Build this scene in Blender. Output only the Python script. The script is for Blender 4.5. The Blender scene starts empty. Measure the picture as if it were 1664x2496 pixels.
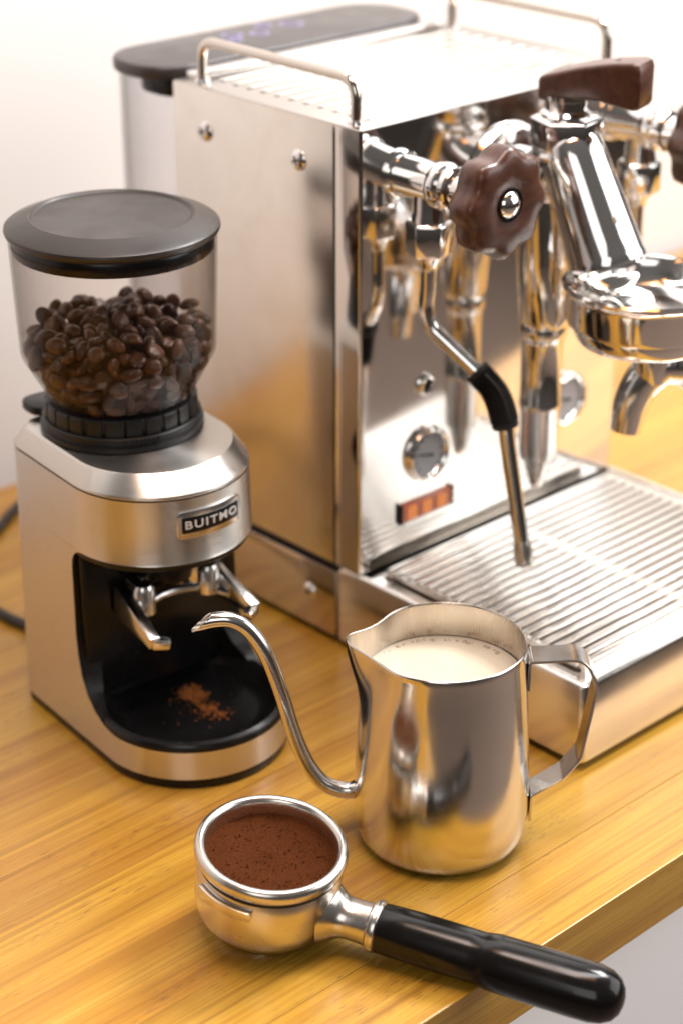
import bpy, bmesh, math, random
import numpy as np
from mathutils import Vector, Matrix
random.seed(7)
sc = bpy.context.scene
COL = sc.collection
MM = 0.001
PI = math.pi

# ------------------------------------------------------------------ camera
A_ = math.radians(46.7); P_ = math.radians(25.86)
Rv = Vector((math.sin(A_), -math.cos(A_), 0))            # image right
Fh = Vector((math.cos(A_), math.sin(A_), 0))             # heading
Dv = Fh*math.cos(P_) - Vector((0, 0, 1))*math.sin(P_)
Uv = Fh*math.sin(P_) + Vector((0, 0, 1))*math.cos(P_)
cam_d = bpy.data.cameras.new('camera'); cam = bpy.data.objects.new('camera', cam_d); COL.objects.link(cam)
cam.matrix_world = Matrix(((Rv.x, Uv.x, -Dv.x, -579.7*MM), (Rv.y, Uv.y, -Dv.y, -471.8*MM),
                           (Rv.z, Uv.z, -Dv.z, 577.0*MM), (0, 0, 0, 1)))
cam_d.sensor_fit = 'VERTICAL'; cam_d.sensor_height = 36.0; cam_d.sensor_width = 24.0; cam_d.lens = 70.0
cam_d.clip_start = 0.02; cam_d.clip_end = 60
cam_d.dof.use_dof = True; cam_d.dof.focus_distance = 0.93; cam_d.dof.aperture_fstop = 5.0
sc.camera = cam

# ------------------------------------------------------------------ world, lamps, exposure
w = bpy.data.worlds.new('World'); sc.world = w; w.use_nodes = True
wn = w.node_tree; bg = wn.nodes['Background']; bg.inputs[1].default_value = 1.0
wg = wn.nodes.new('ShaderNodeTexCoord'); wx = wn.nodes.new('ShaderNodeSeparateXYZ'); wr_ = wn.nodes.new('ShaderNodeValToRGB')   # dim room: darker below, paler ceiling
wn.links.new(wg.outputs['Generated'], wx.inputs[0]); wm = wn.nodes.new('ShaderNodeMapRange'); wm.inputs[1].default_value = -1; wm.inputs[2].default_value = 1
wn.links.new(wx.outputs[2], wm.inputs[0]); wn.links.new(wm.outputs[0], wr_.inputs[0]); wn.links.new(wr_.outputs[0], bg.inputs[0])
we = wr_.color_ramp.elements; we[0].position = 0.35; we[0].color = (0.03, 0.024, 0.02, 1); we[1].position = 0.9; we[1].color = (0.15, 0.14, 0.133, 1)

def area(name, loc, target, size, power, color, size_y=None):
    l = bpy.data.lights.new(name, 'AREA'); l.energy = power; l.color = color; l.size = size
    if size_y: l.shape = 'RECTANGLE'; l.size_y = size_y
    o = bpy.data.objects.new(name, l); COL.objects.link(o); o.location = loc
    d = Vector(target) - Vector(loc)
    o.rotation_euler = d.to_track_quat('-Z', 'Y').to_euler()
    return o
area('window_light', (2.0, -1.35, 1.15), (0.15, 0.15, 0.1), 2.6, 38, (1.0, 0.985, 0.98), 1.8)
area('key_lamp', (1.0, 0.05, 1.25), (0.05, 0.10, 0.0), 0.45, 21, (1.0, 0.98, 0.96), 0.45)
area('warm_overhead_glow', (-0.12, 0.0, 1.3), (0.0, 0.2, 0.0), 0.6, 2.6, (1.0, 0.42, 0.11), 0.4)  # added amber light standing in for a warm-lit surface overhead, for orange streaks
area('side_fill_light', (-1.5, -1.0, 1.0), (0.0, 0.2, 0.15), 0.9, 5, (1.0, 0.96, 0.93), 1.0)  # added fill from front left, no window there
area('wall_fill_light', (0.25, 0.0, 1.7), (0.30, 0.62, 0.9), 1.4, 19, (1.0, 0.985, 0.985), 0.4)  # added light that only brightens the back wall, not a real fixture

sc.view_settings.view_transform = 'Standard'; sc.view_settings.look = 'None'
sc.view_settings.gamma = 1.0; sc.view_settings.exposure = 0.18; sc.view_settings.use_curve_mapping = False
sc.cycles.use_denoising = True
sc.cycles.max_bounces = 14; sc.cycles.transparent_max_bounces = 16; sc.cycles.glossy_bounces = 8
sc.cycles.sample_clamp_indirect = 6.0
sc.cycles.caustics_reflective = False; sc.cycles.caustics_refractive = False

# ------------------------------------------------------------------ materials
def new_mat(name):
    m = bpy.data.materials.new(name); m.use_nodes = True
    nt = m.node_tree; b = nt.nodes['Principled BSDF']
    return m, nt, b
def N(nt, t, **kw):
    n = nt.nodes.new(t)
    for k, v in kw.items():
        if k.startswith('i_'):
            key = k[2:]; n.inputs[int(key) if key.isdigit() else key.replace('_', ' ')].default_value = v
        else: setattr(n, k, v)
    return n
def L(nt, a, ao, b, bi): nt.links.new(a.outputs[ao], b.inputs[bi])
def ramp(nt, stops):
    r = nt.nodes.new('ShaderNodeValToRGB'); e = r.color_ramp.elements
    while len(e) < len(stops): e.new(0.5)
    for k, (p, c) in zip(e, stops):
        k.position = p; k.color = (*c, 1) if len(c) == 3 else c
    return r

def metal(name, col, rough, var=0.06, nscale=40, bump=0.0, stretch=None, aniso=0.0):
    m, nt, b = new_mat(name)
    b.inputs['Base Color'].default_value = (*col, 1); b.inputs['Metallic'].default_value = 1
    tc = N(nt, 'ShaderNodeTexCoord'); mp = N(nt, 'ShaderNodeMapping')
    if stretch: mp.inputs['Scale'].default_value = stretch
    L(nt, tc, 'Object', mp, 0)
    n = N(nt, 'ShaderNodeTexNoise', i_Scale=nscale, i_Detail=4.0); L(nt, mp, 0, n, 0)
    mr = N(nt, 'ShaderNodeMapRange', i_1=0.3, i_2=0.7, i_3=max(0.0, rough-var), i_4=rough+var); L(nt, n, 0, mr, 0); L(nt, mr, 0, b, 'Roughness')
    # smudges: large faint roughness patches
    if bump:
        bp = N(nt, 'ShaderNodeBump', i_Strength=bump, i_Distance=0.0004); L(nt, n, 0, bp, 'Height'); L(nt, bp, 0, b, 'Normal')
    if aniso:
        b.inputs['Anisotropic'].default_value = aniso
        b.inputs['Anisotropic Rotation'].default_value = 0.25
        tg = N(nt, 'ShaderNodeTangent', direction_type='RADIAL', axis='Z'); L(nt, tg, 0, b, 'Tangent')
    return m
def blotch(m, c0, c1, sc_):
    nt = m.node_tree; b = nt.nodes['Principled BSDF']
    tc = N(nt, 'ShaderNodeTexCoord'); n = N(nt, 'ShaderNodeTexNoise', i_Scale=sc_, i_Detail=5.0, i_Roughness=0.6, i_Distortion=0.7); L(nt, tc, 'Object', n, 0)
    r = ramp(nt, [(0.35, c0), (0.65, c1)]); L(nt, n, 0, r, 0); L(nt, r, 0, b, 'Base Color')
def plastic(name, col, rough, coat=0.0, bump=0.0, nscale=1500, spec=0.5):
    m, nt, b = new_mat(name)
    b.inputs['Base Color'].default_value = (*col, 1); b.inputs['Roughness'].default_value = rough
    b.inputs['Coat Weight'].default_value = coat; b.inputs['Coat Roughness'].default_value = 0.1
    b.inputs['Specular IOR Level'].default_value = spec
    tc = N(nt, 'ShaderNodeTexCoord'); n = N(nt, 'ShaderNodeTexNoise', i_Scale=60.0, i_Detail=3.0); L(nt, tc, 'Object', n, 0)
    mr = N(nt, 'ShaderNodeMapRange', i_1=0.3, i_2=0.7, i_3=max(0.02, rough-0.06), i_4=rough+0.06); L(nt, n, 0, mr, 0); L(nt, mr, 0, b, 'Roughness')
    if bump:
        n2 = N(nt, 'ShaderNodeTexNoise', i_Scale=float(nscale), i_Detail=2.0); L(nt, tc, 'Object', n2, 0)
        bp = N(nt, 'ShaderNodeBump', i_Strength=bump, i_Distance=0.0003); L(nt, n2, 0, bp, 'Height'); L(nt, bp, 0, b, 'Normal')
    return m

M = {}
M['chrome'] = metal('chrome', (0.82, 0.80, 0.78), 0.085, 0.025, 60)
M['mirror'] = metal('mirror_steel', (0.79, 0.77, 0.75), 0.085, 0.03, 25)
M['panel'] = metal('side_panel_steel', (0.74, 0.68, 0.61), 0.24, 0.04, 14)
blotch(M['panel'], (0.78, 0.725, 0.66), (0.85, 0.81, 0.76), 22.0)
M['steel'] = metal('pitcher_steel', (0.70, 0.675, 0.645), 0.17, 0.04, 90, 0.03)
M['inner_steel'] = metal('satin_steel', (0.62, 0.56, 0.49), 0.28, 0.06, 200, 0.05, (1, 1, 0.15))
M['tray'] = metal('drip_tray_steel', (0.80, 0.76, 0.71), 0.19, 0.04, 30)
M['rail'] = metal('rail_steel', (0.66, 0.60, 0.54), 0.15, 0.03, 60)
M['grate'] = metal('grate_steel', (0.80, 0.76, 0.71), 0.20, 0.03, 60)
M['tray_top'] = metal('cup_tray_steel', (0.58, 0.545, 0.51), 0.22, 0.03, 30)
M['brushed'] = metal('brushed_steel', (0.66, 0.63, 0.59), 0.30, 0.03, 900, 0.012, (0.05, 0.05, 1.0), 0.8)
M['cast'] = metal('cast_metal', (0.70, 0.68, 0.66), 0.22, 0.05, 120, 0.05)
M['pf'] = metal('portafilter_steel', (0.71, 0.67, 0.62), 0.24, 0.04, 150, 0.02)
M['black'] = plastic('black_plastic', (0.006, 0.0055, 0.0055), 0.30, bump=0.05, spec=0.3)
M['satin_black'] = plastic('satin_black', (0.006, 0.0055, 0.0055), 0.24, spec=0.35)
M['collar'] = plastic('charcoal_plastic', (0.012, 0.0115, 0.012), 0.40, bump=0.08, spec=0.35)
M['lid'] = plastic('lid_plastic', (0.026, 0.019, 0.015), 0.36, bump=0.10, nscale=2500)
M['tank_lid'] = plastic('tank_lid_plastic', (0.055, 0.047, 0.045), 0.33)
M['rubber'] = plastic('rubber', (0.018, 0.015, 0.014), 0.6)
M['handle'] = plastic('bakelite', (0.006, 0.005, 0.0045), 0.20, coat=0.1, spec=0.35)
M['dark'] = plastic('dark_gap', (0.01, 0.008, 0.007), 0.7)
M['tray_floor'] = plastic('shaded_tray_floor', (0.14, 0.085, 0.05), 0.5)  # shade below the slats put into the brown colour
M['gauge_face'] = plastic('gauge_face', (0.80, 0.78, 0.80), 0.45, spec=0.2)
M['white'] = plastic('white_print', (0.75, 0.72, 0.68), 0.35)
M['cord'] = plastic('cord_plastic', (0.015, 0.013, 0.012), 0.4)

def mat_walnut():
    m, nt, b = new_mat('walnut')
    tc = N(nt, 'ShaderNodeTexCoord'); mp = N(nt, 'ShaderNodeMapping'); mp.inputs['Scale'].default_value = (25, 90, 90); L(nt, tc, 'Object', mp, 0)
    n = N(nt, 'ShaderNodeTexNoise', i_Scale=2.2, i_Detail=6.0, i_Distortion=0.6); L(nt, mp, 0, n, 0)
    r = ramp(nt, [(0.3, (0.050, 0.017, 0.009)), (0.55, (0.085, 0.030, 0.016)), (0.75, (0.115, 0.043, 0.023))]); L(nt, n, 0, r, 0)
    L(nt, r, 0, b, 'Base Color'); b.inputs['Roughness'].default_value = 0.33
    b.inputs['Coat Weight'].default_value = 0.25; b.inputs['Coat Roughness'].default_value = 0.2
    n2 = N(nt, 'ShaderNodeTexNoise', i_Scale=9.0, i_Detail=4.0); L(nt, mp, 0, n2, 0)
    bp = N(nt, 'ShaderNodeBump', i_Strength=0.12, i_Distance=0.0003); L(nt, n2, 0, bp, 'Height'); L(nt, bp, 0, b, 'Normal')
    return m
M['walnut'] = mat_walnut()

def mat_wood():
    m, nt, b = new_mat('pine_board')
    g = N(nt, 'ShaderNodeNewGeometry'); oi = N(nt, 'ShaderNodeObjectInfo')
    off = N(nt, 'ShaderNodeVectorMath', operation='SCALE'); cmb = N(nt, 'ShaderNodeCombineXYZ')
    mlt = N(nt, 'ShaderNodeMath', operation='MULTIPLY', i_1=37.0); L(nt, oi, 'Random', mlt, 0)
    L(nt, mlt, 0, cmb, 0); L(nt, mlt, 0, cmb, 1)
    add = N(nt, 'ShaderNodeVectorMath', operation='ADD'); L(nt, g, 'Position', add, 0); L(nt, cmb, 0, add, 1)
    mp = N(nt, 'ShaderNodeMapping'); mp.inputs['Scale'].default_value = (2.4, 60.0, 60.0); L(nt, add, 0, mp, 0)
    n1 = N(nt, 'ShaderNodeTexNoise', i_Scale=1.0, i_Detail=8.0, i_Roughness=0.62, i_Distortion=0.35); L(nt, mp, 0, n1, 0)
    r1 = ramp(nt, [(0.25, (0.39, 0.166, 0.016)), (0.44, (0.53, 0.263, 0.030)), (0.60, (0.61, 0.335, 0.045)), (0.80, (0.68, 0.420, 0.085))]); L(nt, n1, 0, r1, 0)
    # thin dark growth lines
    mp2 = N(nt, 'ShaderNodeMapping'); mp2.inputs['Scale'].default_value = (2.0, 190.0, 190.0); L(nt, add, 0, mp2, 0)
    n2 = N(nt, 'ShaderNodeTexNoise', i_Scale=1.0, i_Detail=3.0, i_Distortion=0.8); L(nt, mp2, 0, n2, 0)
    r2 = ramp(nt, [(0.56, (0, 0, 0)), (0.66, (1, 1, 1))]); L(nt, n2, 0, r2, 0)
    mx = N(nt, 'ShaderNodeMix', data_type='RGBA'); L(nt, r1, 0, mx, 6)
    f2 = N(nt, 'ShaderNodeMath', operation='MULTIPLY', i_1=0.5); L(nt, r2, 0, f2, 0); L(nt, f2, 0, mx, 0)
    mx.inputs[7].default_value = (0.29, 0.12, 0.012, 1)
    mp5 = N(nt, 'ShaderNodeMapping'); mp5.inputs['Scale'].default_value = (9.0, 620.0, 620.0); L(nt, add, 0, mp5, 0)
    n5 = N(nt, 'ShaderNodeTexNoise', i_Scale=1.0, i_Detail=3.0, i_Roughness=0.7); L(nt, mp5, 0, n5, 0)
    r5 = ramp(nt, [(0.32, (0.80, 0.74, 0.62)), (0.62, (1.06, 1.06, 1.08))]); L(nt, n5, 0, r5, 0)
    mx5 = N(nt, 'ShaderNodeMix', data_type='RGBA', blend_type='MULTIPLY'); mx5.inputs[0].default_value = 1.0; L(nt, mx, 2, mx5, 6); L(nt, r5, 0, mx5, 7); mx = mx5
    # pores: short dashes
    mp3 = N(nt, 'ShaderNodeMapping'); mp3.inputs['Scale'].default_value = (110.0, 1100.0, 1100.0); L(nt, add, 0, mp3, 0)
    n3 = N(nt, 'ShaderNodeTexNoise', i_Scale=1.0, i_Detail=1.0); L(nt, mp3, 0, n3, 0)
    r3 = ramp(nt, [(0.62, (0, 0, 0)), (0.68, (1, 1, 1))]); L(nt, n3, 0, r3, 0)
    mp4 = N(nt, 'ShaderNodeMapping'); mp4.inputs['Scale'].default_value = (7.0, 60.0, 60.0); L(nt, add, 0, mp4, 0)
    n4 = N(nt, 'ShaderNodeTexNoise', i_Scale=1.0, i_Detail=2.0); L(nt, mp4, 0, n4, 0)
    r4 = ramp(nt, [(0.48, (0, 0, 0)), (0.62, (1, 1, 1))]); L(nt, n4, 0, r4, 0)
    f3 = N(nt, 'ShaderNodeMath', operation='MULTIPLY'); L(nt, r3, 0, f3, 0); L(nt, r4, 0, f3, 1)
    f3b = N(nt, 'ShaderNodeMath', operation='MULTIPLY', i_1=0.8); L(nt, f3, 0, f3b, 0)
    mx2 = N(nt, 'ShaderNodeMix', data_type='RGBA'); L(nt, mx, 2, mx2, 6); L(nt, f3b, 0, mx2, 0); mx2.inputs[7].default_value = (0.24, 0.095, 0.02, 1)
    hsv = N(nt, 'ShaderNodeHueSaturation')
    mv = N(nt, 'ShaderNodeMapRange', i_1=0.0, i_2=1.0, i_3=0.82, i_4=1.10); L(nt, oi, 'Random', mv, 0); L(nt, mv, 0, hsv, 'Value')
    mh = N(nt, 'ShaderNodeMath', operation='MULTIPLY', i_1=7.3); L(nt, oi, 'Random', mh, 0)
    fr = N(nt, 'ShaderNodeMath', operation='FRACT'); L(nt, mh, 0, fr, 0)
    mhh = N(nt, 'ShaderNodeMapRange', i_1=0.0, i_2=1.0, i_3=0.494, i_4=0.506); L(nt, fr, 0, mhh, 0); L(nt, mhh, 0, hsv, 'Hue')
    L(nt, mx2, 2, hsv, 'Color'); L(nt, hsv, 0, b, 'Base Color')
    b.inputs['Roughness'].default_value = 0.34; b.inputs['Coat Weight'].default_value = 0.35; b.inputs['Coat Roughness'].default_value = 0.22
    bp = N(nt, 'ShaderNodeBump', i_Strength=0.10, i_Distance=0.0004); L(nt, n2, 0, bp, 'Height')
    bp2 = N(nt, 'ShaderNodeBump', i_Strength=0.25, i_Distance=0.0002, invert=True); L(nt, f3, 0, bp2, 'Height'); L(nt, bp, 0, bp2, 'Normal'); L(nt, bp2, 0, b, 'Normal')
    return m
M['wood'] = mat_wood()

def mat_wall(name, col):
    m, nt, b = new_mat(name)
    tc = N(nt, 'ShaderNodeTexCoord'); n = N(nt, 'ShaderNodeTexNoise', i_Scale=1.6, i_Detail=3.0); L(nt, tc, 'Object', n, 0)
    r = ramp(nt, [(0.3, tuple(c*0.95 for c in col)), (0.7, col)]); L(nt, n, 0, r, 0); L(nt, r, 0, b, 'Base Color')
    b.inputs['Roughness'].default_value = 0.9
    return m
M['wall'] = mat_wall('white_wall', (0.86, 0.85, 0.85)); M['floor'] = mat_wall('brown_floor', (0.26, 0.19, 0.15))

def mat_clear(name, tint, rough=0.03, f0=1.5):
    m = bpy.data.materials.new(name); m.use_nodes = True; nt = m.node_tree; nt.nodes.clear()
    out = N(nt, 'ShaderNodeOutputMaterial'); mix = N(nt, 'ShaderNodeMixShader')
    t = N(nt, 'ShaderNodeBsdfTransparent'); gl = N(nt, 'ShaderNodeBsdfGlossy', i_Roughness=rough)
    lw = N(nt, 'ShaderNodeMapRange', i_1=0.0, i_2=1.0, i_3=0.009, i_4=0.42)
    lay = N(nt, 'ShaderNodeLayerWeight', i_Blend=0.25)
    r = ramp(nt, [(0.0, tint), (0.9, tuple(c*0.62 for c in tint))]); L(nt, lay, 'Facing', r, 0); L(nt, r, 0, t, 0)
    pw = N(nt, 'ShaderNodeMath', operation='POWER', i_1=4.0); l2 = N(nt, 'ShaderNodeLayerWeight', i_Blend=0.5); L(nt, l2, 'Facing', pw, 0); L(nt, pw, 0, lw, 0)
    L(nt, lw, 0, mix, 0); L(nt, t, 0, mix, 1); L(nt, gl, 0, mix, 2); L(nt, mix, 0, out, 0)
    return m
M['hopper'] = mat_clear('smoked_clear_plastic', (0.965, 0.945, 0.935)); M['tank'] = mat_clear('clear_plastic', (0.95, 0.945, 0.95))

def mat_bean():
    m, nt, b = new_mat('roasted_bean')
    oi = N(nt, 'ShaderNodeObjectInfo'); r = ramp(nt, [(0.0, (0.048, 0.015, 0.007)), (0.5, (0.090, 0.030, 0.013)), (1.0, (0.150, 0.054, 0.024))]); L(nt, oi, 'Random', r, 0)
    tc = N(nt, 'ShaderNodeTexCoord'); n = N(nt, 'ShaderNodeTexNoise', i_Scale=350.0, i_Detail=3.0); L(nt, tc, 'Object', n, 0)
    mx = N(nt, 'ShaderNodeMix', data_type='RGBA', blend_type='MULTIPLY'); mx.inputs[0].default_value = 0.5
    L(nt, r, 0, mx, 6); L(nt, n, 0, mx, 7); 
    g = N(nt, 'ShaderNodeGamma', i_Gamma=0.85); L(nt, mx, 2, g, 0); L(nt, g, 0, b, 'Base Color')
    b.inputs['Roughness'].default_value = 0.34
    bp = N(nt, 'ShaderNodeBump', i_Strength=0.15, i_Distance=0.0003); L(nt, n, 0, bp, 'Height'); L(nt, bp, 0, b, 'Normal')
    return m
M['bean'] = mat_bean()

def mat_grounds(name, c0, c1, c2):
    m, nt, b = new_mat(name)
    tc = N(nt, 'ShaderNodeTexCoord'); n = N(nt, 'ShaderNodeTexNoise', i_Scale=900.0, i_Detail=5.0, i_Roughness=0.7); L(nt, tc, 'Object', n, 0)
    r = ramp(nt, [(0.3, c0), (0.52, c1), (0.68, c1), (0.76, c2)]); L(nt, n, 0, r, 0); L(nt, r, 0, b, 'Base Color')
    b.inputs['Roughness'].default_value = 0.95; b.inputs['Specular IOR Level'].default_value = 0.15
    n2 = N(nt, 'ShaderNodeTexNoise', i_Scale=1300.0, i_Detail=4.0); L(nt, tc, 'Object', n2, 0)
    bp = N(nt, 'ShaderNodeBump', i_Strength=0.85, i_Distance=0.0007); L(nt, n2, 0, bp, 'Height'); L(nt, bp, 0, b, 'Normal')
    return m
M['grounds'] = mat_grounds('ground_coffee', (0.050, 0.012, 0.002), (0.092, 0.024, 0.0045), (0.24, 0.08, 0.02))
M['crumbs'] = mat_grounds('spilled_coffee', (0.18, 0.055, 0.014), (0.34, 0.11, 0.028), (0.45, 0.18, 0.06))

def mat_milk():
    m, nt, b = new_mat('milk')
    b.inputs['Base Color'].default_value = (0.74, 0.635, 0.49, 1); b.inputs['Roughness'].default_value = 0.14
    b.inputs['Subsurface Weight'].default_value = 0.3; b.inputs['Subsurface Radius'].default_value = (0.004, 0.003, 0.002); b.inputs['Subsurface Scale'].default_value = 1.0
    return m
M['milk'] = mat_milk(); M['bubble'] = plastic('milk_bubble', (0.42, 0.32, 0.21), 0.08, coat=0.5)

def mat_emit(name, col, s):
    m, nt, b = new_mat(name); b.inputs['Base Color'].default_value = (*[c*0.5 for c in col], 1); b.inputs['Roughness'].default_value = 0.3
    b.inputs['Emission Color'].default_value = (*col, 1); b.inputs['Emission Strength'].default_value = s
    return m
M['amber_back'] = mat_emit('amber_display', (0.42, 0.09, 0.03), 0.42); M['amber'] = mat_emit('amber_digit', (0.85, 0.30, 0.06), 0.6)
M['violet'] = mat_emit('violet_icon', (0.55, 0.50, 0.95), 0.2)

# ------------------------------------------------------------------ mesh helpers (millimetres in, metres out)
def empty(name, loc_mm, rotz=0.0, label=None, cat=None, group=None, rot=None):
    o = bpy.data.objects.new(name, None); COL.objects.link(o); o.empty_display_size = 0.02
    m = Matrix.Translation(Vector(loc_mm)*MM) @ (rot.to_4x4() if rot is not None else Matrix.Rotation(rotz, 4, 'Z'))
    o.matrix_world = m; o['_m'] = 0
    del o['_m']
    ROOT[o.name] = m
    tag(o, label, cat, group)
    return o
ROOT = {}
def tag(o, label=None, cat=None, group=None, kind=None):
    if label: o['label'] = label
    if cat: o['category'] = cat
    if group: o['group'] = group
    if kind: o['kind'] = kind
    return o
def root_m(p):
    while p.parent is not None: p = p.parent
    return ROOT.get(p.name, p.matrix_world)
def link(name, me, mat, parent=None, space='L', smooth=True, auto=35):
    """space L: coordinates of the thing; W: world (converted). me is in metres."""
    if mat is not None:
        if isinstance(mat, (list, tuple)):
            for x in mat: me.materials.append(x)
        else: me.materials.append(mat)
    if space == 'W' and parent is not None: me.transform(root_m(parent).inverted())
    if smooth:
        me.polygons.foreach_set('use_smooth', [True]*len(me.polygons))
        if auto: me.set_sharp_from_angle(angle=math.radians(auto))
    o = bpy.data.objects.new(name, me); COL.objects.link(o)
    if parent is not None: o.parent = parent
    return o
def mesh(verts, faces):
    me = bpy.data.meshes.new('m'); me.from_pydata([(v[0]*MM, v[1]*MM, v[2]*MM) for v in verts], [], faces); me.update()
    return me
def fix(me):
    bm = bmesh.new(); bm.from_mesh(me); bmesh.ops.recalc_face_normals(bm, faces=bm.faces); bm.to_mesh(me); bm.free(); return me
def lathe(prof, n=96, axis=None, origin=(0, 0, 0), mod=None, closed=False):
    """prof [(r,h)]: revolve about axis (unit vector) through origin; mod(r,h,theta)->r"""
    az = Vector(axis).normalized() if axis is not None else Vector((0, 0, 1))
    ref = Vector((1, 0, 0)) if abs(az.x) < 0.9 else Vector((0, 1, 0))
    if axis is None: ax, ay = Vector((1, 0, 0)), Vector((0, 1, 0))
    else:
        ax = (ref - az*ref.dot(az)).normalized(); ay = az.cross(ax)
    V = []; F = []; rows = []
    for r, h in prof:
        if r < 1e-6:
            rows.append([len(V)]); V.append(Vector(origin)+az*h)
        else:
            row = []
            for k in range(n):
                t = 2*PI*k/n; rr = mod(r, h, t) if mod else r
                row.append(len(V)); V.append(Vector(origin)+az*h+ax*(rr*math.cos(t))+ay*(rr*math.sin(t)))
            rows.append(row)
    pairs = list(zip(rows[:-1], rows[1:]))
    if closed: pairs.append((rows[-1], rows[0]))
    for a, b in pairs:
        for k in range(n):
            k2 = (k+1) % n
            if len(a) == 1 and len(b) == 1: continue
            if len(a) == 1: F.append((a[0], b[k2], b[k]))
            elif len(b) == 1: F.append((a[k], a[k2], b[0]))
            else: F.append((a[k], a[k2], b[k2], b[k]))
    return fix(mesh(V, F))
def fillet(pts, rad, seg=8):
    pts = [Vector(p) for p in pts]; out = [pts[0]]
    for i in range(1, len(pts)-1):
        a, b, c = pts[i-1], pts[i], pts[i+1]
        r = rad[i] if isinstance(rad, (list, tuple)) else rad
        u = (a-b); v = (c-b); lu, lv = u.length, v.length; u.normalize(); v.normalize()
        ang = u.angle(v)
        if ang > PI-0.02 or r <= 0: out.append(b); continue
        t = min(r/math.tan(ang/2), lu*0.49, lv*0.49); 
        p0 = b+u*t; p1 = b+v*t
        for k in range(seg+1):
            s = k/seg
            out.append(p0*(1-s)**2 + b*2*s*(1-s) + p1*s*s)
    out.append(pts[-1]); return out
def catmull(pts, sub=8):
    pts = [Vector(p) for p in pts]; P = [pts[0]*2-pts[1]]+pts+[pts[-1]*2-pts[-2]]; out = []
    for i in range(1, len(P)-2):
        for k in range(sub):
            t = k/sub; a, b, c, d = P[i-1:i+3]
            out.append(0.5*((2*b)+(c-a)*t+(2*a-5*b+4*c-d)*t*t+(3*b-a-3*c+d)*t**3))
    out.append(pts[-1]); return out
def frames(path):
    T = []
    for i in range(len(path)):
        a = path[max(i-1, 0)]; b = path[min(i+1, len(path)-1)]; T.append((b-a).normalized())
    up = Vector((0, 0, 1)) if abs(T[0].z) < 0.9 else Vector((1, 0, 0))
    n = (up-T[0]*up.dot(T[0])).normalized(); Ns = [n]
    for i in range(1, len(path)):
        n = Ns[-1]; n = (n - T[i]*n.dot(T[i])).normalized(); Ns.append(n)
    return T, Ns
def tube(path, rad, n=20, caps=True):
    path = [Vector(p) for p in path]; T, Ns = frames(path); V = []; F = []
    for i, p in enumerate(path):
        r = rad[i] if isinstance(rad, (list, tuple)) else rad
        b = T[i].cross(Ns[i])
        for k in range(n):
            t = 2*PI*k/n; V.append(p+Ns[i]*(r*math.cos(t))+b*(r*math.sin(t)))
    for i in range(len(path)-1):
        for k in range(n):
            k2 = (k+1) % n; F.append((i*n+k, i*n+k2, (i+1)*n+k2, (i+1)*n+k))
    if caps: F.append(tuple(range(n-1, -1, -1))); F.append(tuple((len(path)-1)*n+k for k in range(n)))
    return fix(mesh(V, F))
def sweep_rect(path, wdir, w, t, bev=0.25):
    """flat strap: path, width direction, width, thickness"""
    path = [Vector(p) for p in path]; wd = Vector(wdir).normalized(); V = []; F = []
    sec = [(-w/2+bev, -t/2), (w/2-bev, -t/2), (w/2, -t/2+bev), (w/2, t/2-bev), (w/2-bev, t/2), (-w/2+bev, t/2), (-w/2, t/2-bev), (-w/2, -t/2+bev)]
    for i, p in enumerate(path):
        a = path[max(i-1, 0)]; b = path[min(i+1, len(path)-1)]; tn = (b-a).normalized(); nn = wd.cross(tn).normalized()
        for x, y in sec: V.append(p+wd*x+nn*y)
    n = 8
    for i in range(len(path)-1):
        for k in range(n): F.append((i*n+k, i*n+(k+1) % n, (i+1)*n+(k+1) % n, (i+1)*n+k))
    F.append(tuple(range(n))); F.append(tuple((len(path)-1)*n+k for k in range(n)))
    return fix(mesh(V, F))
def box(lo, hi, bev=0.0, seg=2):
    bm = bmesh.new(); bmesh.ops.create_cube(bm, size=1)
    for v in bm.verts:
        v.co = Vector([(lo[i]+hi[i])/2 + v.co[i]*(hi[i]-lo[i]) for i in range(3)])*MM
    if bev: bmesh.ops.bevel(bm, geom=list(bm.edges), offset=bev*MM, segments=seg, profile=0.5, affect='EDGES', clamp_overlap=True)
    me = bpy.data.meshes.new('b'); bm.to_mesh(me); bm.free(); return me
def prism(poly, z0, z1, bev=0.0, seg=3, axis='Z'):
    """extrude a 2D polygon; axis Z: (x,y); axis X: (y,z) extruded z0..z1 along x; axis Y: (x,z)"""
    bm = bmesh.new()
    def mk(p, h):
        if axis == 'Z': c = (p[0], p[1], h)
        elif axis == 'X': c = (h, p[0], p[1])
        else: c = (p[0], h, p[1])
        return bm.verts.new(Vector(c)*MM)
    a = [mk(p, z0) for p in poly]; b = [mk(p, z1) for p in poly]; n = len(poly)
    fa = bm.faces.new(a[::-1]); fb = bm.faces.new(b)
    for k in range(n): bm.faces.new((a[k], a[(k+1) % n], b[(k+1) % n], b[k]))
    bmesh.ops.recalc_face_normals(bm, faces=bm.faces)
    if bev:
        es = list(set(list(fa.edges)+list(fb.edges)))
        bmesh.ops.bevel(bm, geom=es, offset=bev*MM, segments=seg, profile=0.5, affect='EDGES', clamp_overlap=True)
    me = bpy.data.meshes.new('p'); bm.to_mesh(me); bm.free(); return me
def rrect(x0, y0, x1, y1, r, seg=8):
    if not isinstance(r, (list, tuple)): r = [r]*4
    out = []
    for (cx, cy, a0), rr in zip(((x1, y1, 0), (x0, y1, 90), (x0, y0, 180), (x1, y0, 270)), r):
        sx = -1 if cx == x1 else 1; sy = -1 if cy == y1 else 1
        ox, oy = cx+sx*rr, cy+sy*rr
        for k in range(seg+1):
            t = math.radians(a0+90*k/seg); out.append((ox+rr*math.cos(t), oy+rr*math.sin(t)))
    return out
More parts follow.
